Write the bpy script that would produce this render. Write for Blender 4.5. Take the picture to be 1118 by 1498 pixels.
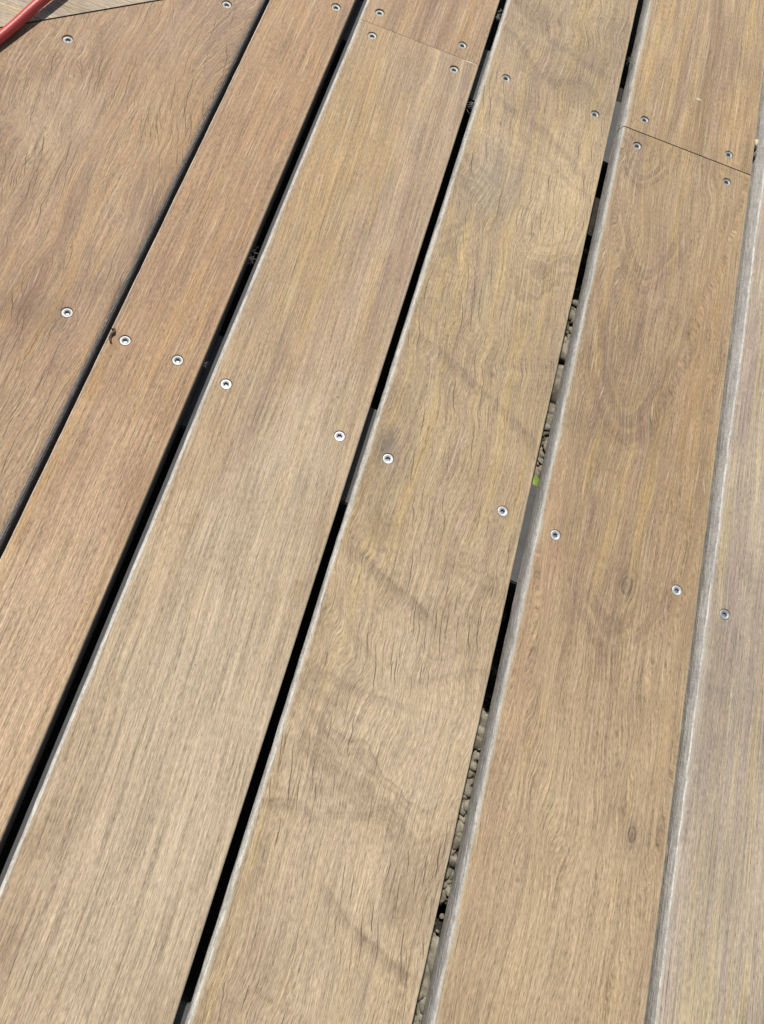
import bpy, bmesh, math, random
from mathutils import Vector, Matrix, noise as mnoise

# ------------------------------------------------------------ camera, light
S = bpy.context.scene
for o in list(bpy.data.objects):
    bpy.data.objects.remove(o)
COL = S.collection

camd = bpy.data.cameras.new('camera')
cam = bpy.data.objects.new('camera', camd)
COL.objects.link(cam)
S.camera = cam
camd.sensor_fit = 'VERTICAL'
camd.sensor_height = 24.0
camd.lens = 24.0 * 1123.0 / 1498.0
camd.clip_start = 0.02
camd.clip_end = 200.0
RX = Vector((0.9458158, 0.26462992, 0.18815812))      # camera right in the world
UP = Vector((-0.31344041, 0.89539146, 0.316274))      # camera up
BK = Vector((-0.08477961, -0.3581133, 0.9298211))     # camera back
cam.matrix_world = Matrix(((RX.x, UP.x, BK.x, 0.0), (RX.y, UP.y, BK.y, 0.0), (RX.z, UP.z, BK.z, 0.620), (0, 0, 0, 1)))

SUN_TRAVEL = Vector((0.300, -0.80, -1.0)).normalized()
to_sun = -SUN_TRAVEL
elev = math.asin(to_sun.z)
azim = math.atan2(to_sun.x, to_sun.y)                 # clockwise from +Y
sund = bpy.data.lights.new('sun', 'SUN')
sund.energy = 4.2
sund.angle = math.radians(0.5)
sund.color = (1.0, 0.955, 0.89)
sun = bpy.data.objects.new('sun', sund)
COL.objects.link(sun)
sun.rotation_euler = SUN_TRAVEL.to_track_quat('-Z', 'Y').to_euler()
sun.location = (-1, 3, 4)

world = bpy.data.worlds.new('World')
S.world = world
world.use_nodes = True
wn = world.node_tree
wn.nodes.clear()
sky = wn.nodes.new('ShaderNodeTexSky')
sky.sky_type = 'NISHITA'
sky.sun_disc = False
sky.sun_elevation = elev
sky.sun_rotation = azim
bg = wn.nodes.new('ShaderNodeBackground')
bg.inputs['Strength'].default_value = 0.09
wo = wn.nodes.new('ShaderNodeOutputWorld')
wn.links.new(sky.outputs[0], bg.inputs[0])
wn.links.new(bg.outputs[0], wo.inputs[0])

S.view_settings.view_transform = 'Standard'
S.view_settings.look = 'None'
S.view_settings.gamma = 1.0
S.view_settings.use_curve_mapping = False
S.view_settings.exposure = 0.10

R = random.Random(7)
MM = 0.001

# ------------------------------------------------------------ helpers
def link(name, me, parent=None, mats=()):
    o = bpy.data.objects.new(name, me)
    COL.objects.link(o)
    if parent is not None:
        o.parent = parent
    for m in mats:
        me.materials.append(m)
    return o

def thing(o, label, cat, group=None):
    o['label'] = label
    o['category'] = cat
    if group:
        o['group'] = group

class N:
    """tiny node graph writer"""
    def __init__(self, name):
        self.m = bpy.data.materials.new(name)
        self.m.use_nodes = True
        self.t = self.m.node_tree
        self.t.nodes.clear()
        self.out = self.t.nodes.new('ShaderNodeOutputMaterial')
        self.b = self.t.nodes.new('ShaderNodeBsdfPrincipled')
        self.t.links.new(self.b.outputs[0], self.out.inputs[0])
    def put(self, sock, v):
        if isinstance(v, bpy.types.NodeSocket):
            self.t.links.new(v, sock)
        elif isinstance(v, (tuple, list)):
            sock.default_value = tuple(v) + (1.0,) if (sock.type == 'RGBA' and len(v) == 3) else tuple(v)
        else:
            sock.default_value = v
    def math(self, op, a, b=0.0, c=None, clamp=False):
        n = self.t.nodes.new('ShaderNodeMath')
        n.operation = op
        n.use_clamp = clamp
        self.put(n.inputs[0], a)
        self.put(n.inputs[1], b)
        if c is not None:
            self.put(n.inputs[2], c)
        return n.outputs[0]
    def add(self, a, b): return self.math('ADD', a, b)
    def sub(self, a, b): return self.math('SUBTRACT', a, b)
    def mul(self, a, b): return self.math('MULTIPLY', a, b)
    def coords(self):
        n = self.t.nodes.new('ShaderNodeTexCoord')
        return n.outputs['Object']
    def sep(self, v):
        n = self.t.nodes.new('ShaderNodeSeparateXYZ')
        self.put(n.inputs[0], v)
        return n.outputs[0], n.outputs[1], n.outputs[2]
    def vec(self, x, y, z=0.0):
        n = self.t.nodes.new('ShaderNodeCombineXYZ')
        self.put(n.inputs[0], x); self.put(n.inputs[1], y); self.put(n.inputs[2], z)
        return n.outputs[0]
    def noise(self, v, scale=1.0, detail=2.0, rough=0.5, dist=0.0):
        n = self.t.nodes.new('ShaderNodeTexNoise')
        self.put(n.inputs['Vector'], v)
        n.inputs['Scale'].default_value = scale
        n.inputs['Detail'].default_value = detail
        n.inputs['Roughness'].default_value = rough
        n.inputs['Distortion'].default_value = dist
        return n.outputs[0]
    def step(self, v, a, b, lo=0.0, hi=1.0):
        n = self.t.nodes.new('ShaderNodeMapRange')
        n.interpolation_type = 'SMOOTHSTEP'
        self.put(n.inputs[0], v)
        for i, q in enumerate((a, b, lo, hi)):
            self.put(n.inputs[i + 1], q)
        return n.outputs[0]
    def mix(self, f, a, b, mode='MIX'):
        n = self.t.nodes.new('ShaderNodeMix')
        n.data_type = 'RGBA'
        n.blend_type = mode
        n.clamp_factor = True
        self.put(n.inputs[0], f)
        self.put(n.inputs[6], a)
        self.put(n.inputs[7], b)
        return n.outputs[2]
    def scale(self, col, f):
        """colour times a scalar"""
        return self.mix(1.0, col, self.vec(f, f, f), 'MULTIPLY')
    def bump(self, h, dist, strength=1.0):
        n = self.t.nodes.new('ShaderNodeBump')
        n.inputs['Strength'].default_value = strength
        n.inputs['Distance'].default_value = dist
        self.put(n.inputs['Height'], h)
        self.t.links.new(n.outputs[0], self.b.inputs['Normal'])

# ------------------------------------------------------------ wood
TAN = (0.430, 0.305, 0.190)
TAN2 = (0.350, 0.225, 0.125)
ORANGE = (0.355, 0.225, 0.100)
PALE = (0.480, 0.375, 0.278)
PINK = (0.425, 0.290, 0.195)
GREYB = (0.30, 0.235, 0.17)

def wood(name, seed, width, light=TAN, dark=TAN2, warp=0.006, fibre=1.0, streak=0.5,
         fig=None, crack=None, tints=(), knots=(), edge=0.5, edge_w=0.0035, tilt=0.0, mott=0.5,
         bands=(), bowls=(), rings=(), cast=(0.985, 0.985, 0.90)):
    """weathered hardwood; local x = distance from the board's left edge, y along it (metres)"""
    g = N(name)
    P = g.coords()
    x0, y0, z0 = g.sep(P)
    sx, sy = seed * 3.17, seed * 7.31
    x = g.add(x0, sx)
    y = g.add(y0, sy)
    # slow wander of the grain
    wa = g.noise(g.vec(g.mul(x, 7.0), g.mul(y, 2.6)), 1.0, 2.0, 0.5)
    wb = g.noise(g.vec(g.mul(x, 38.0), g.mul(y, 14.0), 4.0), 1.0, 1.0, 0.5)
    dx = g.add(g.mul(g.sub(wa, 0.5), warp * 5.0), g.mul(g.sub(wb, 0.5), warp * 0.35))
    if tilt:
        dx = g.add(dx, g.mul(y0, tilt))
    kn_masks = []
    for (kx, ky, krx, kry) in knots:
        ax = g.mul(g.sub(x0, kx), 1.0 / krx)
        ay = g.mul(g.sub(y0, ky), 1.0 / kry)
        d = g.math('SQRT', g.add(g.mul(ax, ax), g.mul(ay, ay)))
        d = g.add(d, g.mul(g.sub(wb, 0.5), 0.9))
        kn_masks.append(d)
        infl = g.step(d, 3.4, 0.4)
        dx = g.sub(dx, g.mul(g.mul(infl, g.sub(x0, kx)), 0.55))
    figs = []
    if fig:
        for fi, (fkx, fky, fc, fxc, fw, fs, lo, bend) in enumerate(fig):
            q = g.sub(x0, fxc)
            fn = g.noise(g.vec(g.mul(x, 11.0), g.mul(y, 7.0), 11.0 + fi), 1.0, 1.0, 0.5)
            fm = g.noise(g.vec(g.mul(x, 60.0), g.mul(y, 40.0), 13.0 + fi), 1.0, 1.0, 0.5)
            ph = g.add(g.add(g.mul(q, fkx), g.mul(y0, fky)), g.add(g.mul(g.mul(q, q), fc), g.add(g.mul(g.sub(fn, 0.5), fw), g.mul(g.sub(fm, 0.5), 0.16 * fw))))
            b1 = g.noise(g.vec(g.mul(ph, 1.6), seed + fi, 0.0), 1.0, 1.0, 0.5)
            if bend:
                dx = g.add(dx, g.mul(g.sub(b1, 0.5), bend))
            figs.append((ph, b1, fs, lo, fi))
    xw = g.add(x, dx)
    # growth layers / broad streaks
    st1 = g.noise(g.vec(g.mul(xw, 46.0), g.mul(y, 1.3), 1.0), 1.0, 2.0, 0.55)
    st2 = g.noise(g.vec(g.mul(xw, 230.0), g.mul(y, 5.0), 2.0), 1.0, 3.0, 0.65)
    # fibres: short dashes
    f1 = g.noise(g.vec(g.mul(xw, 1000.0), g.mul(y, 17.0), 3.0), 1.0, 2.0, 0.55)
    f2 = g.noise(g.vec(g.mul(xw, 1500.0), g.mul(y, 170.0), 5.0), 1.0, 2.0, 0.7)
    hs = g.noise(g.vec(g.mul(xw, 75.0), g.mul(y, 3.2), 61.0), 1.0, 3.0, 0.6)
    rl = g.noise(g.vec(g.mul(xw, 520.0), g.mul(y, 9.0), 63.0), 1.0, 1.0, 0.5)
    big = g.noise(g.vec(g.mul(x, 9.0), g.mul(y, 4.5), 8.0), 1.0, 3.0, 0.55)
    mid = g.noise(g.vec(g.mul(xw, 42.0), g.mul(y, 20.0), 9.0), 1.0, 3.0, 0.6)
    fac = g.add(g.mul(g.sub(st1, 0.5), 4.2 * streak), g.add(g.mul(g.sub(st2, 0.5), 2.6 * streak), g.add(g.mul(g.sub(big, 0.5), 2.2 * mott), 0.45)))
    col = g.mix(g.math('ADD', fac, 0.0, clamp=True), light, dark)
    col = g.mix(g.step(hs, 0.50, 0.64, 0.0, 1.0), col, g.mix(1.0, col, (1.13, 1.10, 0.92), 'MULTIPLY'))
    col = g.mix(g.step(hs, 0.48, 0.34, 0.0, 1.0), col, g.mix(1.0, col, (0.93, 0.89, 0.98), 'MULTIPLY'))
    # greyed patches
    gm = g.step(g.add(mid, g.mul(g.sub(big, 0.5), 0.9)), 0.46, 0.72, 0.0, 0.75 * mott)
    col = g.mix(gm, col, g.mix(1.0, col, (0.72, 0.74, 0.80), 'MULTIPLY'))
    # tints: (x, y, rx, ry, colour, strength)
    for (tx, ty, trx, tr_y, tc, ts) in tints:
        ax = g.mul(g.sub(x0, tx), 1.0 / trx)
        ay = g.mul(g.sub(y0, ty), 1.0 / tr_y)
        d = g.math('SQRT', g.add(g.mul(ax, ax), g.mul(ay, ay)))
        d = g.add(d, g.add(g.mul(g.sub(big, 0.5), 0.9), g.mul(g.sub(mid, 0.5), 0.7)))
        col = g.mix(g.step(d, 1.15, 0.15, 0.0, ts), col, tc)
    # figure: bands crossing the grain   (kx, ky, c, xc, wander, strength, lo)
    for (ph, b1, fs, lo, fi) in figs:
        fpatch = g.noise(g.vec(g.mul(x, 12.0), g.mul(y, 7.0), 15.0 + fi), 1.0, 2.0, 0.5)
        b2 = g.noise(g.vec(g.mul(ph, 13.0), seed + fi, 4.0), 1.0, 3.0, 0.65)
        pm = g.step(fpatch, 0.38, 0.58, lo, 1.0)
        bb = g.add(g.mul(g.sub(b1, 0.5), 0.9), g.mul(g.sub(b2, 0.5), 1.1))
        col = g.mix(g.mul(g.mul(g.step(bb, 0.02, 0.30), pm), fs), col, (0.190, 0.128, 0.085))
        col = g.mix(g.mul(g.mul(g.step(bb, -0.04, -0.30), pm), fs * 0.7), col, (0.50, 0.375, 0.235))
    # single dark figure bands, in mm: (x1, y1, x2, y2, bow, half width, strength)
    if bands or bowls or rings:
        bn = g.noise(g.vec(g.mul(x, 45.0), g.mul(y, 30.0), 71.0), 1.0, 3.0, 0.6)
        bnl = g.noise(g.vec(g.mul(x, 15.0), g.mul(y, 11.0), 73.0), 1.0, 1.0, 0.5)
        wob = g.add(g.mul(g.sub(bn, 0.5), 0.011), g.mul(g.sub(bnl, 0.5), 0.020))
        brk = g.noise(g.vec(g.mul(x, 90.0), g.mul(y, 34.0), 75.0), 1.0, 2.0, 0.6)
        brk = g.step(brk, 0.28, 0.62, 0.35, 1.0)
        def stroke(d, hw, fade, st, colr):
            wide = g.step(g.math('ABSOLUTE', d), hw, hw * 0.15)
            core = g.step(g.math('ABSOLUTE', g.add(d, -0.35 * hw)), hw * 0.33, 0.0)
            m = g.add(g.mul(wide, 0.72), g.mul(core, 0.40))
            return g.mix(g.mul(g.mul(m, fade), g.mul(brk, st)), col, colr)
        for (x1, y1, x2, y2, bow, hw, st) in bands:
            x1, y1, x2, y2, bow, hw = x1 * MM, y1 * MM, x2 * MM, y2 * MM, bow * MM, hw * 1.25 * MM
            L = math.hypot(x2 - x1, y2 - y1)
            ux, uy = (x2 - x1) / L, (y2 - y1) / L
            ax, ay = g.sub(x0, (x1 + x2) / 2), g.sub(y0, (y1 + y2) / 2)
            t = g.mul(g.add(g.mul(ax, ux), g.mul(ay, uy)), 2.0 / L)
            d = g.add(g.add(g.mul(ax, -uy), g.mul(ay, ux)), g.add(wob, g.mul(g.sub(g.mul(t, t), 0.5), bow)))
            fade = g.step(g.math('ABSOLUTE', t), 1.15, 0.6)
            col = stroke(d, hw, fade, st, (0.190, 0.130, 0.092))
            col = stroke(g.add(d, hw * 1.7), hw * 0.9, fade, st * 0.4, (0.50, 0.375, 0.23))
        # bowl shaped growth lines: (xc, yc, curvature 1/m, spacing, count, reach, strength)
        for (xc, yc, cv, sp, cnt, reach, st) in bowls:
            q = g.sub(x0, xc * MM)
            d = g.sub(g.sub(y0, yc * MM), g.mul(g.mul(q, q), cv))
            q2 = g.math('SQRT', g.add(1.0, g.math('POWER', g.mul(q, 2.0 * cv * 0.75), 2.0)))
            d = g.add(g.math('DIVIDE', d, q2), g.mul(wob, 1.05))
            fr = g.math('FRACT', g.mul(d, 1000.0 / sp))
            idn = g.noise(g.vec(g.mul(d, 1000.0 / sp * 0.9), seed, 5.0), 1.0, 3.0, 0.7)
            saw = g.add(g.step(fr, 0.15, 0.85), g.step(fr, 1.0, 0.88, -1.0, 0.0))
            win = g.mul(g.step(d, -0.004, 0.002), g.step(d, cnt * sp * MM, cnt * sp * MM * 0.6))
            win = g.mul(win, g.step(g.sub(y0, yc * MM), reach * MM, reach * MM * 0.4))
            m = g.mul(g.mul(g.math('MULTIPLY', g.step(idn, 0.40, 0.62), 1.0), win), brk)
            col = g.mix(g.mul(m, st), col, (0.200, 0.130, 0.088))
            m2 = g.mul(g.step(idn, 0.45, 0.25), win)
            col = g.mix(g.mul(m2, st * 0.6), col, (0.49, 0.36, 0.225))
        # curly ripples round a point: (cx, cy, rx, ry, cycles, strength)
        for (cx_, cy_, rx_, ry_, cyc, st) in rings:
            ax = g.mul(g.sub(x0, cx_ * MM), 1.0 / (rx_ * MM))
            ay = g.mul(g.sub(y0, cy_ * MM), 1.0 / (ry_ * MM))
            d = g.math('SQRT', g.add(g.mul(ax, ax), g.mul(ay, ay)))
            d = g.add(d, g.mul(wob, 16.0))
            sn = g.math('SINE', g.mul(g.add(d, g.mul(g.sub(bnl, 0.5), 0.5)), 6.2832 * cyc))
            sn = g.add(sn, g.mul(g.sub(brk, 0.6), 1.2))
            win = g.mul(g.step(d, 1.0, 0.55), g.step(d, 0.05, 0.3))
            col = g.mix(g.mul(g.mul(g.step(sn, 0.0, 1.1), win), st), col, (0.20, 0.145, 0.105))
            col = g.mix(g.mul(g.mul(g.step(sn, -0.3, -1.2), win), st * 0.4), col, (0.50, 0.38, 0.24))
    # knots
    for d in kn_masks:
        rg = g.math('SINE', g.add(g.mul(d, 9.0), g.mul(mid, 2.0)))
        inside = g.step(d, 1.15, 0.75)
        col = g.mix(g.mul(inside, g.step(rg, -0.8, 1.2, 0.5, 0.85)), col, (0.11, 0.075, 0.055))
        col = g.mix(g.step(d, 3.2, 0.8, 0.0, 0.42), col, (0.20, 0.14, 0.10))
    # fibre value
    fv = g.add(g.mul(g.sub(f1, 0.5), 1.5 * fibre), g.mul(g.sub(f2, 0.5), 2.0 * fibre))
    sv = g.mul(g.sub(st2, 0.5), 0.85 * (0.6 + streak))
    col = g.scale(col, g.add(1.0, g.add(fv, sv)))
    col = g.mix(g.step(rl, 0.60, 0.72, 0.0, 0.22 + 0.2 * streak), col, (0.56, 0.46, 0.31))
    col = g.mix(g.step(rl, 0.40, 0.29, 0.0, 0.20 + 0.25 * streak), col, (0.20, 0.145, 0.095))
    # pale fibres, fine glints on them put into the colour, and dark pores
    fl = g.noise(g.vec(g.mul(xw, 900.0), g.mul(y, 22.0), 21.0), 1.0, 1.0, 0.5)
    col = g.mix(g.step(fl, 0.62, 0.75, 0.0, 0.46 * fibre), col, (0.68, 0.56, 0.41))
    po = g.noise(g.vec(g.mul(xw, 900.0), g.mul(y, 20.0), 27.0), 1.0, 1.0, 0.5)
    pom = g.step(po, 0.665, 0.78, 0.0, 0.34 * fibre)
    col = g.mix(pom, col, (0.13, 0.085, 0.055))
    h = g.add(g.mul(f1, 0.7), g.add(g.mul(fl, 0.4), g.mul(st2, 0.6)))
    h = g.sub(h, g.mul(pom, 0.7))
    # drying checks
    if crack:
        for ci, (ang, amount, fx, fy, wid, wv) in enumerate(crack):
            ca, sa = math.cos(ang), math.sin(ang)
            wob = g.noise(g.vec(g.mul(x, 40.0), g.mul(y, 32.0), 31.0 + ci), 1.0, 3.0, 0.55)
            cx = g.add(g.add(g.mul(x, ca), g.mul(y, -sa)), g.add(g.mul(dx, 0.8), g.mul(g.sub(wob, 0.5), wv)))
            cy = g.add(g.mul(x, sa), g.mul(y, ca))
            cvec = g.vec(g.mul(cx, fx), g.mul(cy, fy))
            vo = g.t.nodes.new('ShaderNodeTexVoronoi')
            vo.voronoi_dimensions = '2D'; vo.feature = 'F1'
            vo.inputs['Scale'].default_value = 1.0
            vo.inputs['Randomness'].default_value = 0.95
            g.put(vo.inputs['Vector'], cvec)
            px_, py_, _ = g.sep(vo.outputs['Position'])
            r1, r2, r3 = g.sep(vo.outputs['Color'])
            lx = g.mul(g.sub(g.mul(cx, fx), px_), 1.0 / fx)
            ly = g.sub(g.mul(cy, fy), py_)
            lx = g.add(lx, g.mul(g.mul(ly, ly), g.mul(g.sub(r2, 0.5), 0.35 / fx)))
            ll = g.math('DIVIDE', ly, g.add(g.mul(r3, 0.42), 0.16))
            tap = g.math('MAXIMUM', g.sub(1.0, g.mul(ll, ll)), 0.0)
            cp = g.noise(g.vec(g.mul(x, 15.0), g.mul(y, 9.0), 39.0 + ci), 1.0, 1.0, 0.5)
            pres = g.step(g.add(g.mul(r1, 0.5), g.mul(g.sub(cp, 0.5), 2.0)), 0.45 - 0.5 * amount, 0.80 - 0.5 * amount)
            hw = g.mul(g.mul(tap, wid * 0.001), g.add(0.45, g.mul(r2, 0.75)))
            ln = g.step(g.math('DIVIDE', g.math('ABSOLUTE', lx), g.add(hw, 1e-6)), 1.0, 0.45)
            ln = g.mul(g.mul(ln, pres), g.step(tap, 0.0, 0.25))
            col = g.mix(g.mul(ln, 0.86), col, (0.085, 0.055, 0.038))
            h = g.sub(h, g.mul(ln, 2.2))
    # silvered border
    en = g.noise(g.vec(g.mul(x, 500.0), g.mul(y, 260.0), 51.0), 1.0, 2.0, 0.6)
    en2 = g.noise(g.vec(g.mul(x, 30.0), g.mul(y, 24.0), 53.0), 1.0, 3.0, 0.6)
    dl = g.add(x0, g.add(g.mul(g.sub(en, 0.5), edge_w * 1.8), g.mul(g.sub(en2, 0.5), edge_w * 1.1)))
    el = g.step(dl, edge_w * 1.15, edge_w * 0.3, 0.0, edge)
    col = g.mix(el, col, g.mix(g.step(en, 0.35, 0.62), (0.40, 0.375, 0.325), (0.66, 0.625, 0.54)))
    dr = g.add(g.sub(width, x0), g.mul(g.sub(g.add(en, en2), 1.0), 0.005))
    col = g.mix(g.step(dr, 0.0035, 0.0012, 0.0, 0.32), col, (0.50, 0.42, 0.31))
    col = g.mix(1.0, col, cast, 'MULTIPLY')
    g.put(g.b.inputs['Base Color'], col)
    g.b.inputs['Roughness'].default_value = 0.62
    g.b.inputs['Specular IOR Level'].default_value = 0.32
    g.bump(h, 0.00012, 0.7)
    return g.m

def edge_mat(name, c1, c2, spots, seed=0.0, rough=0.8):
    """silver-grey weathered arris and side of a board, freckled with mould"""
    g = N(name)
    x, y, z = g.sep(g.coords())
    x = g.add(x, seed); y = g.add(y, seed)
    a = g.noise(g.vec(g.mul(x, 330.0), g.mul(y, 210.0), g.mul(z, 330.0)), 1.0, 4.0, 0.75)
    b = g.noise(g.vec(g.mul(x, 90.0), g.mul(y, 28.0), g.mul(z, 90.0)), 1.0, 3.0, 0.6)
    c = g.noise(g.vec(g.mul(x, 700.0), g.mul(y, 60.0), g.mul(z, 700.0)), 1.0, 2.0, 0.6)
    col = g.mix(g.step(b, 0.3, 0.7), c1, c2)
    col = g.scale(col, g.add(-0.55, g.add(g.mul(c, 1.0), g.mul(a, 2.0))))
    d1 = g.noise(g.vec(g.mul(x, 260.0), g.mul(y, 70.0), g.mul(z, 260.0)), 1.0, 3.0, 0.7)
    col = g.mix(g.step(d1, 0.54, 0.66, 0.0, 0.55), col, (0.26, 0.235, 0.20))
    col = g.mix(g.step(a, 0.54, 0.66, 0.0, spots), col, (0.17, 0.165, 0.15))
    col = g.mix(g.step(a, 0.44, 0.32, 0.0, 0.5), col, (0.68, 0.65, 0.57))
    g.put(g.b.inputs['Base Color'], col)
    g.b.inputs['Roughness'].default_value = rough
    g.b.inputs['Specular IOR Level'].default_value = 0.2
    g.bump(g.add(a, c), 0.0007, 1.0)
    return g.m

def plain(name, c, rough=0.7, metal=0.0, var=0.25, sc=300.0, spec=0.4, bump=0.0):
    g = N(name)
    n = g.noise(g.coords(), sc, 3.0, 0.6)
    g.put(g.b.inputs['Base Color'], g.scale(g.mix(0.0, c, c), g.add(1.0 - var, g.mul(n, 2 * var))))
    g.b.inputs['Roughness'].default_value = rough
    g.b.inputs['Metallic'].default_value = metal
    g.b.inputs['Specular IOR Level'].default_value = spec
    if bump:
        g.bump(n, bump, 1.0)
    return g.m

M_white_edge = edge_mat('silvered_edge', (0.66, 0.62, 0.53), (0.54, 0.50, 0.43), 0.3)
M_grey_edge = edge_mat('grey_lichened_edge', (0.47, 0.44, 0.38), (0.60, 0.56, 0.49), 0.6, 2.0)
M_f_edge = edge_mat('blue_grey_edge', (0.42, 0.39, 0.335), (0.33, 0.305, 0.265), 0.45, 5.0)
M_shade_side = plain('shaded_board_side', (0.16, 0.13, 0.10), 0.85, var=0.4, sc=200)  # dark tone puts the shade inside the gaps into the side colour
M_ledge = plain('smooth_grey_ledge', (0.092, 0.090, 0.085), 0.6, var=0.2, sc=120)
M_a_round = edge_mat('rounded_grey_edge', (0.24, 0.215, 0.18), (0.20, 0.18, 0.155), 0.3, 9.0)

# ------------------------------------------------------------ boards
deck = bpy.data.objects.new('timber_deck', None)
COL.objects.link(deck)
deck.empty_display_size = 0.1
thing(deck, 'weathered tan hardwood deck of long boards with dark gaps, mitred at one corner', 'deck')

TH = 19.0 * MM
def mitre(x):                      # the corner line along which the boards are cut
    return (615.9 + (x / MM + 417.6) * 0.907) * MM

def lerp(a, b, t): return a + (b - a) * t

def screw_cutter(pts):
    bm = bmesh.new()
    for (x, y) in pts:
        segs = 28
        prof = [(5.75, 3.0), (5.75, 0.12), (5.15, -0.45), (4.75, -2.4), (2.6, -5.0)]
        rings = []
        for (r, z) in prof:
            rings.append([bm.verts.new((x + r * MM * math.cos(2 * math.pi * k / segs), y + r * MM * math.sin(2 * math.pi * k / segs), z * MM)) for k in range(segs)])
        for a, b in zip(rings[:-1], rings[1:]):
            for k in range(segs):
                bm.faces.new((a[k], b[k], b[(k + 1) % segs], a[(k + 1) % segs]))
        bm.faces.new(rings[0][::1])
        bm.faces.new(rings[-1][::-1])
    bmesh.ops.recalc_face_normals(bm, faces=bm.faces)
    me = bpy.data.meshes.new('hole'); bm.to_mesh(me); bm.free()
    return me

def board(name, width, y0, y1, mats, lprof, rprof, screws=(), loc=(0, 0), rot=0.0, seed=1, wob=0.5,
          bev_l=lambda y: 1.0, label=None, cup=0.0):
    """width in m; y0(x), y1(x): ends as functions of local x; lprof / rprof: list of (inset, z, slot)
    from the underside up to the top in mm, slot = material of the face that starts there"""
    cols = []
    for (ix, z, sl) in lprof:
        cols.append((ix * MM, z * MM, sl, 'L'))
    n = 8
    li, ri = lprof[-1][0] * MM, rprof[-1][0] * MM
    for k in range(1, n):
        t = k / n
        cols.append((lerp(li, width - ri, t), -cup * MM * math.sin(math.pi * t), 0, 'T'))
    for (ix, z, sl) in reversed(rprof):
        cols.append((width - ix * MM, z * MM, sl, 'R'))
    ncol = len(cols)
    ln = y1(width / 2) - y0(width / 2)
    rows = max(4, int(ln / 0.004))
    bm = bmesh.new()
    grid = []
    for r in range(rows + 1):
        row = []
        for (cx, cz, sl, side) in cols:
            t = r / rows
            y = lerp(y0(cx), y1(cx), t)
            x = cx
            if side == 'L':
                s = bev_l(y)
                if cz > -0.0195 + 0.012:
                    x = x * s
                w = mnoise.noise(Vector((seed * 11.3, y * 55.0, cz * 260))) * 0.45 + mnoise.noise(Vector((seed * 5.1, y * 12.0, 3.0))) * 0.6 + mnoise.noise(Vector((seed * 2.1, y * 130.0, cz * 300 + 7))) * 0.28
                x += w * wob * MM * (0.4 if cz < -0.004 else 1.0)
            elif side == 'R':
                w = mnoise.noise(Vector((seed * 3.3 + 50, y * 60.0, cz * 200))) * 0.25 + mnoise.noise(Vector((seed * 5.7 + 9, y * 9.0, 1.0))) * 0.3
                x += w * 0.5 * wob * MM
            row.append(bm.verts.new((x, y, cz)))
        grid.append(row)
    for r in range(rows):
        a, b = grid[r], grid[r + 1]
        for c in range(ncol - 1):
            f = bm.faces.new((a[c], a[c + 1], b[c + 1], b[c]))
            sd = cols[c]
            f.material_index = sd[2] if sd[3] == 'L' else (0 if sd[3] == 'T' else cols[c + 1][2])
        f = bm.faces.new((a[ncol - 1], a[0], b[0], b[ncol - 1]))
        f.material_index = 2
    f = bm.faces.new(grid[0][::-1]); f.material_index = 2
    f = bm.faces.new(grid[-1]); f.material_index = 2
    bmesh.ops.recalc_face_normals(bm, faces=bm.faces)
    me = bpy.data.meshes.new(name)
    bm.to_mesh(me); bm.free()
    o = link(name, me, None, mats)
    if screws:
        cme = screw_cutter(screws)
        c = bpy.data.objects.new('hole', cme)
        COL.objects.link(c)
        md = o.modifiers.new('cut', 'BOOLEAN')
        md.operation = 'DIFFERENCE'; md.solver = 'EXACT'; md.object = c
        bpy.context.view_layer.update()
        dg = bpy.context.evaluated_depsgraph_get()
        new = bpy.data.meshes.new_from_object(o.evaluated_get(dg))
        o.modifiers.clear()
        o.data = new
        bpy.data.meshes.remove(me)
        bpy.data.objects.remove(c)
        bpy.data.meshes.remove(cme)
        o.data.name = name
    o.parent = deck
    o.location = (loc[0], loc[1], 0)
    o.rotation_euler = (0, 0, rot)
    if label:
        o['label'] = label
    return o

# ---- screws
M_screw = plain('stainless_steel', (0.54, 0.53, 0.51), 0.5, 0.40, var=0.3, sc=900, spec=0.6)
M_screw_dark = plain('screw_recess_grey', (0.26, 0.27, 0.28), 0.5, 0.6, var=0.3, sc=900)  # darker grey metal for the drive recess and head flank
M_ring = plain('dusty_rim', (0.50, 0.44, 0.35), 0.9, 0.0, var=0.3, sc=1500)

def screw_mesh():
    bm = bmesh.new()
    segs = 36
    def star(r, k, amp):
        a = 2 * math.pi * k / segs
        return r * (1 + amp * math.cos(6 * a)), a
    prof = [(3.2, -4.2, 0, 0), (4.6, -1.5, 0, 1), (4.95, -0.75, 0, 0), (4.8, -0.40, 0, 0), (4.3, -0.28, 0, 0), (3.4, -0.38, 0, 0), (2.6, -0.66, 0, 0), (2.2, -0.74, 0.13, 0), (1.95, -1.3, 0.18, 1), (1.8, -2.4, 0.18, 1)]
    rings = []
    for (r, z, amp, mi) in prof:
        ring = []
        for k in range(segs):
            rr, a = star(r, k, amp)
            ring.append(bm.verts.new((rr * MM * math.cos(a), rr * MM * math.sin(a), z * MM)))
        rings.append(ring)
    for i, (a, b) in enumerate(zip(rings[:-1], rings[1:])):
        for k in range(segs):
            f = bm.faces.new((a[k], a[(k + 1) % segs], b[(k + 1) % segs], b[k]))
            f.material_index = 1 if (i >= 7 or i < 2) else 0
            f.smooth = i not in (7,)
    f = bm.faces.new(rings[-1]); f.material_index = 1
    bmesh.ops.recalc_face_normals(bm, faces=bm.faces)
    me = bpy.data.meshes.new('screw')
    bm.to_mesh(me); bm.free()
    me.materials.append(M_screw); me.materials.append(M_screw_dark)
    return me
SCREW = screw_mesh()
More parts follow.
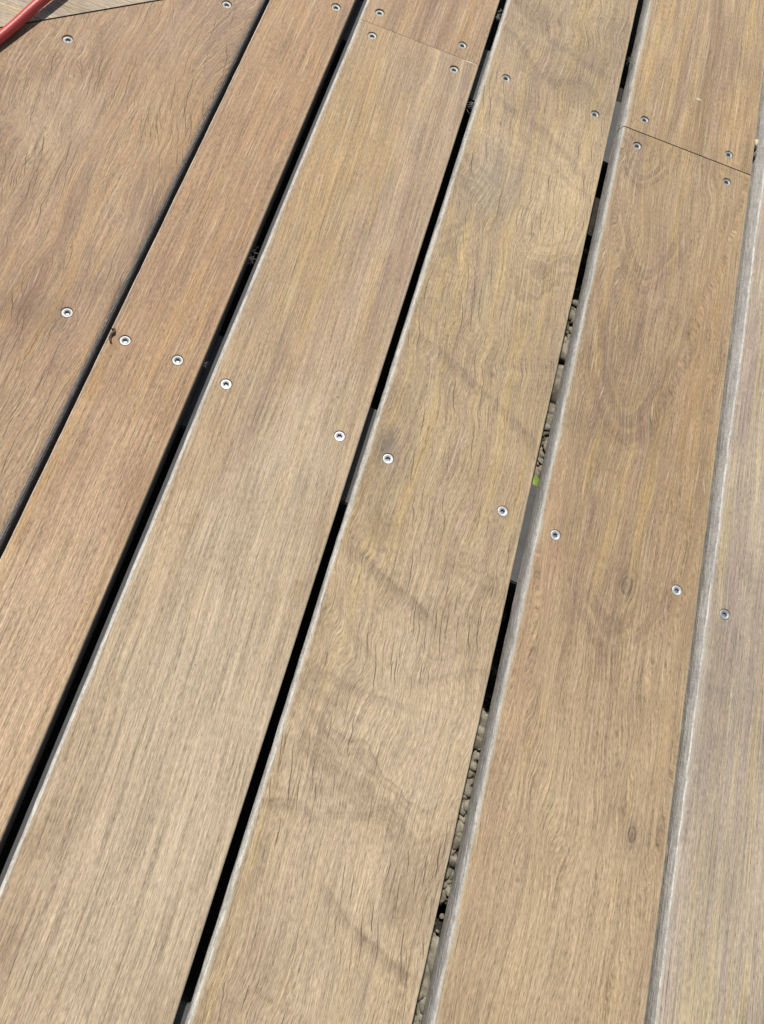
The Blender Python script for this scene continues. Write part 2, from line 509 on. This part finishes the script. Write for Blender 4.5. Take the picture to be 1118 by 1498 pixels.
M_screw_dull = plain('tarnished_steel', (0.24, 0.24, 0.22), 0.55, 0.45, var=0.4, sc=1200, spec=0.4)
M_screw_mid = plain('greyed_steel', (0.33, 0.33, 0.31), 0.5, 0.4, var=0.35, sc=1200, spec=0.4)
SCREW_DULL = SCREW.copy()
SCREW_DULL.name = 'screw_dull'
SCREW_DULL.materials[0] = M_screw_dull
SCREW_MID = SCREW.copy()
SCREW_MID.materials[0] = M_screw_mid
def add_screws(b, pts):
    for (x, y) in pts:
        dull = y > 0.5
        mid = b.location.x < -0.15 or b.location.x > 0.35
        o = bpy.data.objects.new('screw', SCREW_DULL if dull else (SCREW_MID if mid else SCREW))
        COL.objects.link(o)
        o.parent = b
        o.location = (x, y, (R.uniform(-0.35, 0.05) - (R.uniform(0.35, 0.8) if dull else 0.0)) * MM)
        o.rotation_euler = (R.uniform(-0.06, 0.06), R.uniform(-0.06, 0.06), R.uniform(0, 6.28))

# edge profiles (inset from the outer line, z, material slot) in mm, from the underside up
SQ = [(0.3, -19, 2), (0.2, -2.2, 0), (0.35, -0.9, 0), (0.9, -0.15, 0), (1.6, 0, 0)]
LB = [(0.4, -19, 2), (0.2, -1.6, 3), (0.5, -0.5, 3), (1.2, 0, 0)]                    # thin arris (B), its sunlit line put into the slot colour
LC = [(1.0, -19, 4), (0.9, -7.0, 4), (4.2, -4.6, 4), (4.6, -3.2, 3), (5.2, -1.7, 3), (6.3, -0.6, 3), (7.6, -0.1, 0), (8.6, 0, 0)]  # ledge + white bevel (C)
LD = [(0.3, -19, 3), (0.0, -6.0, 3), (0.8, -2.6, 3), (1.9, -1.0, 3), (3.2, -0.25, 0), (4.6, 0, 0)]
LE = [(0.0, -19, 3), (0.1, -11.0, 3), (0.8, -5.0, 3), (1.7, -2.0, 3), (2.5, -0.7, 3), (3.4, -0.1, 0), (4.6, 0, 0)]
LF = [(0.0, -19, 3), (0.0, -9.0, 3), (1.0, -5.2, 3), (2.6, -2.8, 3), (4.2, -1.4, 3), (5.2, -0.7, 4), (6.3, -0.1, 0), (7.4, 0, 0)]
RA = [(0.0, -19, 2), (0.0, -5.5, 3), (0.5, -3.6, 3), (1.5, -1.8, 3), (3.0, -0.7, 0), (5.0, -0.15, 0), (7.5, 0, 0)]
RS = [(0.3, -19, 2), (0.0, -2.0, 0), (0.3, -0.8, 0), (0.9, -0.15, 0), (1.7, 0, 0)]

def mk(name, xl, xr, ya, yb, mat, edgem, lp, rp, screws, seed, wob=0.5, slot4=None, label=None, bev=lambda y: 1.0):
    """a board running along Y between world x = xl and xr (mm)"""
    w = (xr - xl) * MM
    fy0 = ya if callable(ya) else (lambda x, v=ya: v * MM)
    fy1 = yb if callable(yb) else (lambda x, v=yb: v * MM)
    pts = [((sx - xl) * MM, sy * MM) for (sx, sy) in screws]
    o = board('deck_board', w, fy0, fy1, [mat, mat, M_shade_side, edgem, slot4 or edgem], lp, rp, pts, (xl * MM, 0), 0.0, seed, wob, bev, label)
    add_screws(o, pts)
    return o

def mit(xl, gap=0.0):
    return lambda x: mitre(x + xl * MM) - gap * MM

BOT = -620.0
XA, XB, XC, XD, XE, XF = (-475.0, -222.9), (-218.4, -134.4), (-127.6, 19.0), (26.6, 181.5), (193.4, 356.0), (360.4, 522.0)

deg = math.radians
mA = wood('wood_wide_board', 1.3, 0.2527, cast=(1.0, 0.945, 0.80), light=(0.352, 0.235, 0.150), dark=(0.255, 0.158, 0.095), warp=0.016, fibre=1.0, streak=0.55, mott=0.8,
          crack=[(deg(-6), 0.80, 120.0, 10.0, 0.40, 0.010), (deg(-17), 0.42, 170.0, 22.0, 0.34, 0.006)],
          fig=[(2.0, 4.0, 60.0, 0.02, 2.6, 0.34, 0.2, 0.014)], rings=[(85, 455, 90, 90, 4.0, 0.22), (60, 400, 110, 70, 3.0, 0.2)],
          bands=[(100, 540, 180, 470, 8, 9, 0.25), (120, 470, 150, 380, 6, 10, 0.3)],
          tints=[(0.06, 0.40, 0.07, 0.10, (0.26, 0.17, 0.11), 0.45), (0.02, 0.52, 0.05, 0.05, (0.28, 0.18, 0.12), 0.4), (0.12, 0.52, 0.06, 0.06, PALE, 0.5), (0.22, 0.58, 0.06, 0.14, ORANGE, 0.6), (0.10, 0.62, 0.16, 0.2, (0.275, 0.170, 0.098), 0.5), (0.10, 0.22, 0.12, 0.10, (0.40, 0.300, 0.220), 0.55), (0.20, 0.02, 0.2, 0.25, (0.42, 0.32, 0.23), 0.6)], edge=0.0)
mB = wood('wood_narrow_board', 2.7, 0.084, cast=(1.02, 0.945, 0.80), light=(0.375, 0.250, 0.152), dark=(0.280, 0.172, 0.098), warp=0.002, fibre=1.05, streak=0.6, mott=0.35,
          crack=[(deg(-4), 0.20, 230.0, 26.0, 0.18, 0.002)],
          tints=[(0.04, 0.68, 0.07, 0.34, (0.318, 0.195, 0.098), 0.75), (0.04, -0.02, 0.09, 0.30, PALE, 0.75)], edge=0.55, edge_w=0.0012)  # narrow pale border paints the sunlit left arris
mC = wood('wood_straight_grain', 4.1, 0.1466, cast=(0.985, 0.980, 0.88), light=(0.395, 0.278, 0.180), dark=(0.305, 0.205, 0.125), warp=0.004, fibre=0.9, streak=0.8, mott=0.4, tilt=0.03,
          crack=[(deg(-3), 0.28, 200.0, 20.0, 0.20, 0.002)],
          tints=[(0.035, 0.62, 0.07, 0.30, ORANGE, 0.8), (0.02, 0.25, 0.03, 0.2, (0.44, 0.30, 0.17), 0.5), (0.09, -0.02, 0.14, 0.34, PALE, 0.85), (0.136, 0.7836, 0.010, 0.0016, (0.75, 0.66, 0.5), 0.9), (0.10, 0.20, 0.07, 0.18, (0.46, 0.36, 0.265), 0.5), (0.07, 0.72, 0.03, 0.06, (0.27, 0.19, 0.13), 0.35)], edge=0.7, edge_w=0.0095)
mC2 = wood('wood_straight_grain_far', 5.9, 0.1466, cast=(1.0, 0.96, 0.83), light=(0.365, 0.240, 0.145), dark=(0.26, 0.162, 0.092), warp=0.003, fibre=0.95, streak=1.0, mott=0.4,
          crack=[(deg(0), 0.35, 240.0, 34.0, 0.24, 0.002)], edge=0.5, edge_w=0.004)
mD = wood('wood_figured', 6.4, 0.1549, cast=(1.0, 0.985, 0.88), light=(0.405, 0.298, 0.186), dark=(0.315, 0.220, 0.130), warp=0.007, fibre=0.95, streak=0.3, mott=0.7,
          crack=[(deg(-9), 0.62, 130.0, 22.0, 0.44, 0.004)],
          fig=[(4.2, 8.0, -30.0, 0.06, 1.8, 0.46, 0.12, 0.019)],
          bands=[(10, 878, 153, 834, 5, 5, 0.42), (8, 757, 149, 682, 7, 7, 0.46), (36, 712, 166, 654, -4, 5, 0.28), (4, 428, 160, 342, 9, 7, 0.60), (2, 206, 110, 148, 8, 6, 0.58), (95, 210, 168, 200, -4, 4, 0.30),
                 (8, 92, 98, 83, -6, 5, 0.40), (90, 104, 170, 138, 4, 4, 0.34), (4, -8, 52, -12, 7, 5, 0.58), (48, -12, 112, 14, -4, 4, 0.40), (60, -56, 158, -104, -6, 6, 0.58), (70, 395, 118, 342, 3, 5, 0.25), (8, 160, 60, 110, -5, 4, 0.28)],
          rings=[(-16, 590, 105, 115, 7.0, 0.28), (-10, 30, 120, 70, 6.0, 0.22)],
          tints=[(0.017, 0.300, 0.015, 0.026, (0.19, 0.145, 0.11), 0.95), (0.09, -0.02, 0.14, 0.30, PALE, 0.75), (0.045, 0.63, 0.05, 0.07, (0.30, 0.235, 0.18), 0.6), (0.12, 0.66, 0.05, 0.16, (0.47, 0.35, 0.215), 0.5), (0.144, 0.4353, 0.0011, 0.0011, (0.02, 0.015, 0.01), 1.0)], edge=0.85, edge_w=0.0052)
mE = wood('wood_knotty', 8.8, 0.1626, cast=(0.975, 0.96, 0.86), light=(0.380, 0.270, 0.165), dark=(0.285, 0.190, 0.112), warp=0.006, fibre=0.9, streak=0.30, mott=0.5,
          crack=[(deg(0), 0.26, 220.0, 26.0, 0.20, 0.002)],
          fig=[(0.0, -6.0, 300.0, 0.075, 1.2, 0.26, 0.10, 0.018)],
          bowls=[(64, 372, 30.0, 14, 7, 260, 0.64), (58, 552, 36.0, 12, 5, 160, 0.55), (34, 690, 42.0, 8, 8, 90, 0.66), (84, 172, 24.0, 12, 5, 100, 0.52)],
          rings=[(92, 240, 26, 40, 2.5, 0.14), (131, 40, 18, 34, 2.5, 0.12), (6, 745, 38, 40, 4.0, 0.40)],
          knots=[(0.0932, 0.2454, 0.0052, 0.0085), (0.1312, 0.0424, 0.004, 0.0075)],
          tints=[(0.13, 0.50, 0.04, 0.22, (0.40, 0.26, 0.15), 0.5), (0.012, 0.12, 0.02, 0.30, (0.43, 0.275, 0.175), 0.45), (0.08, -0.05, 0.13, 0.28, (0.470, 0.352, 0.240), 0.75),
                 (0.1117, 0.4288, 0.0011, 0.0011, (0.02, 0.015, 0.01), 1.0), (0.0937, 0.6123, 0.0011, 0.0011, (0.02, 0.015, 0.01), 1.0), (0.022, 0.765, 0.028, 0.02, (0.25, 0.16, 0.10), 0.5)], edge=0.8, edge_w=0.0060)
mE2 = wood('wood_striped', 10.2, 0.1626, cast=(1.0, 0.965, 0.85), light=(0.390, 0.280, 0.172), dark=(0.270, 0.182, 0.110), warp=0.003, fibre=0.95, streak=1.1, mott=0.4,
          tints=[(0.135, 0.85, 0.03, 0.12, (0.46, 0.31, 0.16), 0.6), (0.085, 0.8624, 0.004, 0.002, (0.8, 0.72, 0.6), 0.8)], edge=0.55, edge_w=0.008)
mF = wood('wood_silvered', 12.6, 0.1616, light=(0.435, 0.360, 0.272), dark=(0.325, 0.262, 0.192), warp=0.003, fibre=0.85, streak=0.34, mott=0.75, cast=(1.025, 1.0, 0.94),
          crack=[(deg(0), 0.3, 90.0, 11.0, 0.30, 0.001)],
          tints=[(0.045, 0.05, 0.03, 0.12, (0.30, 0.25, 0.19), 0.4)], edge=0.5, edge_w=0.011)
mG = wood('wood_cross_board', 14.4, 0.2, light=(0.43, 0.345, 0.25), dark=(0.30, 0.225, 0.155), warp=0.006, fibre=1.1, streak=0.9, mott=0.6,
          crack=[(deg(2), 0.8, 180.0, 24.0, 0.35, 0.004)], edge=0.4)
mX = wood('wood_plain', 16.4, 0.16, streak=0.7, mott=0.5, crack=[(0.0, 0.4, 240.0, 34.0, 0.25, 0.002)])

mk('name', XA[0], XA[1], BOT, mit(XA[0], 2.2), mA, M_a_round, SQ, RA, [(-258.1, 323.3), (-378.6, 612.0), (-256.5, 733.1), (-440.0, 345.0), (-440.0, -150.0), (-258.0, -170.0)], 1, label='widest board, with long wavy drying cracks and a mitred end')
mk('name', XB[0], XB[1], BOT, mit(XB[0], 1.5), mB, M_white_edge, LB, RS, [(-203.0, 315.8), (-154.8, 314.0), (-150.5, 788.0), (-204.0, 790.0), (-203, -180), (-155, -182)], 2, 0.4, label='narrow board with straight grain')
mk('name', XC[0], XC[1], BOT, 783.9, mC, M_white_edge, LC, RS, [(-108.0, 307.2), (1.1, 294.7), (-102.4, 767.2), (-5.8, 764.6), (-108, -185), (1, -192)], 3, 0.5, M_ledge)
mk('name', XC[0], XC[1], 784.35, mit(XC[0], 1.5), mC2, M_white_edge, LC, RS, [(-104.2, 804.7), (-5.6, 803.8)], 3, 0.5, M_ledge)
mk('name', XD[0], XD[1], BOT, mit(XD[0], 1.5), mD, M_white_edge, LD, RS, [(48.3, 289.0), (160.9, 276.0), (52.3, 780.8), (160.8, 778.2), (48, -205), (160, -220)], 4, 1.6, label='board with dark wavy bands crossing the grain')
mk('name', XE[0], XE[1], BOT, 776.3, mE, M_grey_edge, LE, RS, [(213.1, 270.2), (334.9, 256.6), (216.6, 756.3), (328.1, 753.8), (213, -224), (335, -240)], 5, 1.2, label='board with two small knots and a reddish left side')
mk('name', XE[0], XE[1], 777.7, mit(XE[0], 1.5), mE2, M_grey_edge, LE, RS, [(219.2, 798.7), (326.0, 795.5)], 5, 1.2)
mk('name', XF[0], XF[1], BOT, mit(XF[0], 1.5), mF, M_f_edge, LF, RS, [(383.6, 249.1), (500, 236), (383, -246), (500, -258), (385, 780), (500, 777)], 6, 1.5, M_white_edge,
   label='greyest board, with a rounded blue-grey left edge', bev=lambda y: min(2.1, max(0.75, 1.0 + (y - 0.18) * 1.5)))
mk('name', 530.0, 690.0, BOT, mit(530.0, 1.5), mX, M_white_edge, LD, RS, [], 7, 1.0)
mk('name', 698.0, 858.0, BOT, mit(698.0, 1.5), mX, M_white_edge, LD, RS, [], 8, 1.0)
mk('name', -643.0, -483.0, BOT, mit(-643.0, 1.5), mX, M_white_edge, LD, RS, [], 9, 1.0)
mk('name', -811.0, -651.0, BOT, mit(-811.0, 1.5), mX, M_white_edge, LD, RS, [], 10, 1.0)

# boards beyond the mitre, running along X.  local y -> world -X, local x -> world +Y
def cross(xa, xb, scr, seed, mat):
    ya, yb = mitre(xa * MM), mitre(xb * MM)
    # local frame: origin at (0, ya), rot +90deg: local x -> +Y, local y -> -X
    w = yb - ya
    def near(lx, off=0.6 * MM):
        Y = ya + lx
        return -(((Y / MM - 615.9) / 0.907 - 417.6) * MM) + off
    pts = [(y * MM - ya, -x * MM) for (x, y) in scr]
    o = board('deck_board', w, near, lambda lx: 1.5, [mat, mat, M_shade_side, M_white_edge, M_white_edge], LB, RS, pts, (0, ya), math.pi / 2, seed, 0.5)
    add_screws(o, pts)
    return o
cross(-811, -651, [], 21, mX)
cross(-643, -483, [], 22, mX)
cross(XA[0], XA[1], [(-560, 600), (-560, 760)], 23, mG)
cross(XB[0], XB[1], [], 24, mX)
cross(XC[0], XC[1], [], 25, mX)
cross(XD[0], XD[1], [], 26, mX)
cross(XE[0], XE[1], [], 27, mX)

# ------------------------------------------------------------ joists
M_joist = plain('grey_joist', (0.085, 0.086, 0.084), 0.8, var=0.35, sc=90, bump=0.0002)
def joist(c_top, c_bot, x0=-900, x1=900):
    """top edge y at x = 0 with slope, bottom edge y at x = 0 with slope (mm)"""
    bm = bmesh.new()
    vs = []
    for z in (-19.6, -70.0):
        for (x, q) in ((x0, c_bot), (x1, c_bot), (x1, c_top), (x0, c_top)):
            vs.append(bm.verts.new((x * MM, (q[0] + q[1] * x) * MM, z * MM)))
    bm.faces.new(vs[0:4]); bm.faces.new(vs[4:8][::-1])
    for k in range(4):
        bm.faces.new((vs[k], vs[(k + 1) % 4], vs[4 + (k + 1) % 4], vs[4 + k]))
    bmesh.ops.recalc_face_normals(bm, faces=bm.faces)
    bmesh.ops.bevel(bm, geom=[e for e in bm.edges], offset=0.0012, segments=2, affect='EDGES')
    me = bpy.data.meshes.new('joist'); bm.to_mesh(me); bm.free()
    return link('joist', me, deck, [M_joist])
joist((346.0, -0.13), (246.5, -0.13))
joist((837.5, -0.005), (755.5, -0.095))
joist((-150.0, -0.13), (-248.0, -0.13))
joist((1330.0, 0.0), (1240.0, 0.0))

# ------------------------------------------------------------ ground and gravel
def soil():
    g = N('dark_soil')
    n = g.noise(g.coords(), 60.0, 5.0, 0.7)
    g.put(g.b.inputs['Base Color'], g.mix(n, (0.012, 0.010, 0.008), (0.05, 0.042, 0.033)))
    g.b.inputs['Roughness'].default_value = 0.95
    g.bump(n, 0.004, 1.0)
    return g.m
bm = bmesh.new()
v = [bm.verts.new(p) for p in ((-60, -60, -0.158), (60, -60, -0.158), (60, 60, -0.158), (-60, 60, -0.158))]
bm.faces.new(v)
me = bpy.data.meshes.new('ground'); bm.to_mesh(me); bm.free()
gr = link('ground', me, None, [soil()])
gr['kind'] = 'structure'

g = N('gravel_stone')
oi = g.noise(g.coords(), 110.0, 2.0, 0.6)
fn = g.noise(g.coords(), 900.0, 3.0, 0.6)
c = g.mix(g.step(oi, 0.3, 0.7), (0.36, 0.325, 0.25), (0.17, 0.15, 0.11))
c = g.scale(c, g.add(0.7, g.mul(fn, 0.6)))
g.put(g.b.inputs['Base Color'], c)
g.b.inputs['Roughness'].default_value = 0.85
g.bump(fn, 0.0006, 0.8)
M_gravel = g.m

def pebbles():
    base = bmesh.new()
    bmesh.ops.create_icosphere(base, subdivisions=2, radius=1.0)
    bv = [v.co.copy() for v in base.verts]
    base.verts.index_update()
    bf = [[v.index for v in f.verts] for f in base.faces]
    base.free()
    V, F = [], []
    rr = random.Random(3)
    def in_hole(x, y):
        if 0.12 < x < 0.32 and y > 0.72:
            return True
        return 0.12 < x < 0.32 and -0.102 < y < -0.052
    def add(px, py, pz, r, el):
        base = len(V)
        rot = Matrix.Rotation(rr.uniform(-0.5, 0.5), 3, 'X') @ Matrix.Rotation(rr.uniform(0, 6.28), 3, 'Z')
        sc = Vector((r * rr.uniform(0.8, 1.1), r * el, r * rr.uniform(0.35, 0.55)))
        o = Vector((rr.uniform(0, 50), rr.uniform(0, 50), 0))
        for c in bv:
            k = 1.0 + 0.34 * mnoise.noise(c * 1.1 + o) + 0.16 * mnoise.noise(c * 2.7 + o)
            q = rot @ Vector((c.x * sc.x * k, c.y * sc.y * k, c.z * sc.z * k))
            V.append((q.x + px, q.y + py, q.z + pz))
        for f in bf:
            F.append([base + i for i in f])
    # dense where light and eye reach down between the boards, thinner elsewhere
    for (x0, x1, st) in ((0.195, 0.260, 0.0056), (0.265, 0.75, 0.018)):
        y = -0.55
        while y < 1.35:
            x = x0
            while x < x1:
                px, py = x + rr.uniform(-.5, .5) * st, y + rr.uniform(-.5, .5) * st
                if not in_hole(px, py):
                    r = st * (rr.uniform(0.45, 0.9) if rr.random() < 0.7 else rr.uniform(1.0, 1.7))
                    add(px, py, -0.146 + rr.uniform(-0.004, 0.004) - (0.006 if py < -0.1 else 0), r, rr.uniform(1.0, 2.1))
                x += st
            y += st
    for _ in range(14):      # a few grains in the bare hollow
        add(rr.uniform(0.215, 0.24), rr.uniform(-0.1, -0.052), -0.155, rr.uniform(0.0014, 0.0028), 1.2)
    for (ya, yb) in ((-0.56, -0.104), (-0.05, 0.72)):      # fine grit between the stones
        b0 = len(V)
        V += [(0.19, ya, -0.1478), (0.27, ya, -0.1478), (0.27, yb, -0.1478), (0.19, yb, -0.1478)]
        F.append([b0, b0 + 1, b0 + 2, b0 + 3])
    me = bpy.data.meshes.new('gravel')
    me.from_pydata(V, [], F)
    me.polygons.foreach_set('use_smooth', [True] * len(F))
    o = link('gravel', me, None, [M_gravel])
    o['kind'] = 'stuff'
    thing(o, 'bed of beige gravel stones seen through the gaps under the deck', 'gravel')
pebbles()

# ------------------------------------------------------------ hose
g = N('red_rubber')
n1 = g.noise(g.coords(), 40.0, 3.0, 0.6)
n2 = g.noise(g.coords(), 900.0, 2.0, 0.6)
c = g.mix(n1, (0.42, 0.035, 0.032), (0.54, 0.065, 0.05))
c = g.mix(g.step(n2, 0.55, 0.75, 0.0, 0.35), c, (0.56, 0.17, 0.14))
g.put(g.b.inputs['Base Color'], c)
g.b.inputs['Roughness'].default_value = 0.42
g.bump(n2, 0.0002, 0.6)
M_hose = g.m

def tube(name, pts, rad, mat, parent=None, segs=20, sub=6, taper=None):
    P = [Vector(p) for p in pts]
    pth = []
    for i in range(len(P) - 1):
        p0, p1, p2, p3 = P[max(i - 1, 0)], P[i], P[i + 1], P[min(i + 2, len(P) - 1)]
        for k in range(sub):
            t = k / sub
            pth.append(0.5 * ((2 * p1) + (p2 - p0) * t + (2 * p0 - 5 * p1 + 4 * p2 - p3) * t * t + (3 * p1 - p0 - 3 * p2 + p3) * t ** 3))
    pth.append(P[-1])
    bm = bmesh.new()
    rings = []
    for i, p in enumerate(pth):
        d = (pth[min(i + 1, len(pth) - 1)] - pth[max(i - 1, 0)]).normalized()
        a = d.cross(Vector((0.05, 0.02, 1))).normalized()
        b = d.cross(a)
        r = rad * (taper(i / (len(pth) - 1)) if taper else 1.0)
        rings.append([bm.verts.new(p + (a * math.cos(2 * math.pi * k / segs) + b * math.sin(2 * math.pi * k / segs)) * r) for k in range(segs)])
    for a, b in zip(rings[:-1], rings[1:]):
        for k in range(segs):
            f = bm.faces.new((a[k], a[(k + 1) % segs], b[(k + 1) % segs], b[k])); f.smooth = True
    bm.faces.new(rings[0][::-1]); bm.faces.new(rings[-1])
    bmesh.ops.recalc_face_normals(bm, faces=bm.faces)
    me = bpy.data.meshes.new(name); bm.to_mesh(me); bm.free()
    return link(name, me, parent, [mat])

hose = tube('garden_hose', [(-0.62, -0.55, 0.0048), (-0.60, -0.30, 0.0048), (-0.570, 0.0, 0.0048), (-0.52, 0.27, 0.0048), (-0.4635, 0.47, 0.0048), (-0.4305, 0.579, 0.0052), (-0.4140, 0.6375, 0.0085), (-0.386, 0.73, 0.011), (-0.33, 0.84, 0.008), (-0.22, 0.95, 0.0048), (-0.05, 1.10, 0.0048), (0.10, 1.30, 0.0048)], 0.0047, M_hose, segs=28, sub=10)
thing(hose, 'red rubber garden hose crossing the top left corner of the deck', 'hose')

# ------------------------------------------------------------ small litter
M_twig = plain('brown_dry_litter', (0.115, 0.062, 0.035), 0.8, var=0.4, sc=600, bump=0.0003)
M_grey_twig = plain('grey_dry_litter', (0.22, 0.19, 0.16), 0.85, var=0.4, sc=600, bump=0.0003)
M_leaf = plain('green_leaf', (0.17, 0.26, 0.035), 0.5, var=0.3, sc=200)
M_web = plain('web_fluff', (0.42, 0.39, 0.36), 0.95, var=0.3, sc=900)
M_stone = plain('pale_yellow_pebble', (0.62, 0.52, 0.33), 0.75, var=0.2, sc=500, bump=0.0003)
M_stone2 = plain('dark_brown_pebble', (0.14, 0.115, 0.105), 0.85, var=0.4, sc=500, bump=0.0004)

def W3(x, y, z): return Vector((x, y, z)) * MM

b = tube('dead_caterpillar', [W3(-217.2, 322.0, 0.3), W3(-214.9, 322.3, 1.5), W3(-213.9, 319.6, 1.6), W3(-215.3, 316.6, 1.5), W3(-215.2, 313.6, 1.4), W3(-213.6, 310.6, 1.2), W3(-212.6, 309.2, 1.0)], 0.0012, M_twig, segs=12, sub=4,
         taper=lambda t: 0.55 + 0.5 * math.sin(math.pi * min(1, t * 1.05)) + 0.14 * math.sin(t * 40))
b.name = 'curled_bark'
thing(b, 'small curled brown scrap of bark lying beside a screw on the narrow board', 'bark')

def fluff(x, y, z, dx, dy, dz, n, label, mat, seed):
    rr = random.Random(seed)
    bm = bmesh.new()
    for _ in range(n):
        p = Vector((rr.gauss(0, dx), rr.gauss(0, dy), rr.gauss(0, dz))) * MM
        d = Vector((rr.gauss(0, 1), rr.gauss(0, 1), rr.gauss(0, .6))).normalized()
        q = d.cross(Vector((0.1, 0.3, 1))).normalized()
        L, r = rr.uniform(1.2, 3.8) * MM, rr.uniform(0.07, 0.2) * MM
        bend = q * L * rr.uniform(-0.3, 0.3)
        pts = [p - d * L, p + bend, p + d * L]
        rings = []
        for pp in pts:
            e = d.cross(q)
            rings.append([bm.verts.new(pp + (q * math.cos(a) + e * math.sin(a)) * r) for a in (0, 2.1, 4.2)])
        for a, c in zip(rings[:-1], rings[1:]):
            for k in range(3):
                bm.faces.new((a[k], a[(k + 1) % 3], c[(k + 1) % 3], c[k]))
    me = bpy.data.meshes.new('dry_litter'); bm.to_mesh(me); bm.free()
    o = link('dry_litter', me, None, [mat])
    o.location = W3(x, y, z)
    thing(o, label, 'litter', 'wisps of dry litter caught in the gaps')
    return o
fluff(24.4, 731, -6, 1.6, 3.4, 2.0, 26, 'tuft of pale fluff caught in the black gap right of the board end joint', M_web, 1)
fluff(24.0, 878, -7, 1.5, 4.5, 2.0, 22, 'tuft of fluff in the black gap at the upper edge of the picture, above the pale tuft', M_web, 2)
fluff(190.0, 890, -7, 1.8, 5.0, 2.0, 34, 'brown dry clump wedged in the gap beside the knotted board row, near the top right', M_grey_twig, 3)
fluff(-133.5, 321, -5, 1.8, 0.9, 0.9, 8, 'dark dry stalk bridging the gap beside the narrow board', M_grey_twig, 4)
fluff(-130.8, 447, -6, 1.0, 5.5, 1.2, 22, 'thin brown dry wisp lying along the gap right of the narrow board', M_grey_twig, 5)
fluff(-219.5, 771, -3, 1.2, 5.0, 1.2, 24, 'grey dry wisp in the gap left of the narrow board at the top edge', M_grey_twig, 6)

def stone(name, x, y, z, sx, sy, sz, mat, label, cat, seed, rz=0.0):
    bm = bmesh.new()
    bmesh.ops.create_icosphere(bm, subdivisions=3, radius=1.0)
    for v in bm.verts:
        k = 1 + 0.3 * mnoise.noise(v.co * 1.6 + Vector((seed, 0, 0)))
        v.co = Vector((v.co.x * sx * k, v.co.y * sy * k, v.co.z * sz * k)) * MM
    for f in bm.faces: f.smooth = True
    me = bpy.data.meshes.new(name); bm.to_mesh(me); bm.free()
    o = link(name, me, None, [mat])
    o.location = W3(x, y, z); o.rotation_euler = (0, 0, rz)
    thing(o, label, cat)
    return o
stone('pebble', 358.9, 832.5, -4.0, 2.5, 6.5, 3.4, M_stone, 'small pale yellow pebble jammed in the gap at the right edge of the deck', 'pebble', 3)
stone('pebble', 359.2, 815.0, -5.5, 2.4, 4.8, 3.2, M_stone2, 'small dark brown pebble in the right gap just below the yellow pebble', 'pebble', 7)
stone('pebble', 358.6, 37.0, -6.5, 2.3, 6.5, 3.2, M_grey_twig, 'grey pebble stuck low in the right gap beside the knotted board', 'pebble', 11)

# green leaf tip deep in the gap, on top of the gravel beside the joist
bm = bmesh.new()
NL = 10
prev = None
for i in range(NL + 1):
    t = i / NL
    wv = 7.0 * math.sin(math.pi * min(1.0, t * 0.94 + 0.03)) ** 0.7
    yy = -14 + 28 * t
    zz = 2.0 * math.sin(t * 3.0)
    row = [bm.verts.new(W3(-wv, yy, zz + 1.2)), bm.verts.new(W3(0, yy, zz)), bm.verts.new(W3(wv, yy, zz + 1.2))]
    if prev:
        for k in range(2):
            f = bm.faces.new((prev[k], prev[k + 1], row[k + 1], row[k])); f.smooth = True
    prev = row
me = bpy.data.meshes.new('fallen_leaf'); bm.to_mesh(me); bm.free()
lf = link('fallen_leaf', me, None, [M_leaf])
md = lf.modifiers.new('t', 'SOLIDIFY'); md.thickness = 0.0004
lf.location = W3(226.5, 378.0, -138.0)
lf.rotation_euler = (0, 0, 0.3)
thing(lf, 'green leaf lying on the gravel deep in the gap beside the grey joist', 'leaf')

# a little loose grit on the boards
def grit():
    rr = random.Random(21)
    V, F = [], []
    spans = [(-470, -232), (-216, -137), (-118, 16), (32, 178), (200, 352), (368, 515)]
    for _ in range(420):
        a, b = rr.choice(spans)
        x = rr.uniform(a, b) if rr.random() < 0.6 else (a + abs(rr.gauss(0, 6)) if rr.random() < 0.5 else b - abs(rr.gauss(0, 5)))
        x = min(max(x, a), b)
        y = rr.uniform(-300, 560) if x < -225 else rr.uniform(-300, 1100 if x > 30 else 740)
        r = rr.uniform(0.15, 0.42) if rr.random() < 0.93 else rr.uniform(0.45, 0.8)
        k = len(V)
        an = rr.uniform(0, 6.28)
        for q in range(4):
            t = an + q * 1.571
            w = r * rr.uniform(0.7, 1.2)
            V.append(((x + w * math.cos(t)) * MM, (y + w * math.sin(t)) * MM, 0.0001))
        V.append((x * MM, y * MM, (0.1 + r * 0.8) * MM))
        F += [(k, k + 1, k + 4), (k + 1, k + 2, k + 4), (k + 2, k + 3, k + 4), (k + 3, k, k + 4)]
    me = bpy.data.meshes.new('grit')
    me.from_pydata(V, [], F)
    g = N('grit_grain')
    n = g.noise(g.coords(), 60.0, 1.0, 0.5)
    g.put(g.b.inputs['Base Color'], g.mix(g.step(n, 0.42, 0.58), (0.12, 0.085, 0.06), (0.60, 0.53, 0.42)))
    g.b.inputs['Roughness'].default_value = 0.9
    o = link('grit', me, None, [g.m])
    o['kind'] = 'stuff'
    thing(o, 'scattered fine grit and dust grains lying on the deck boards', 'grit')
grit()
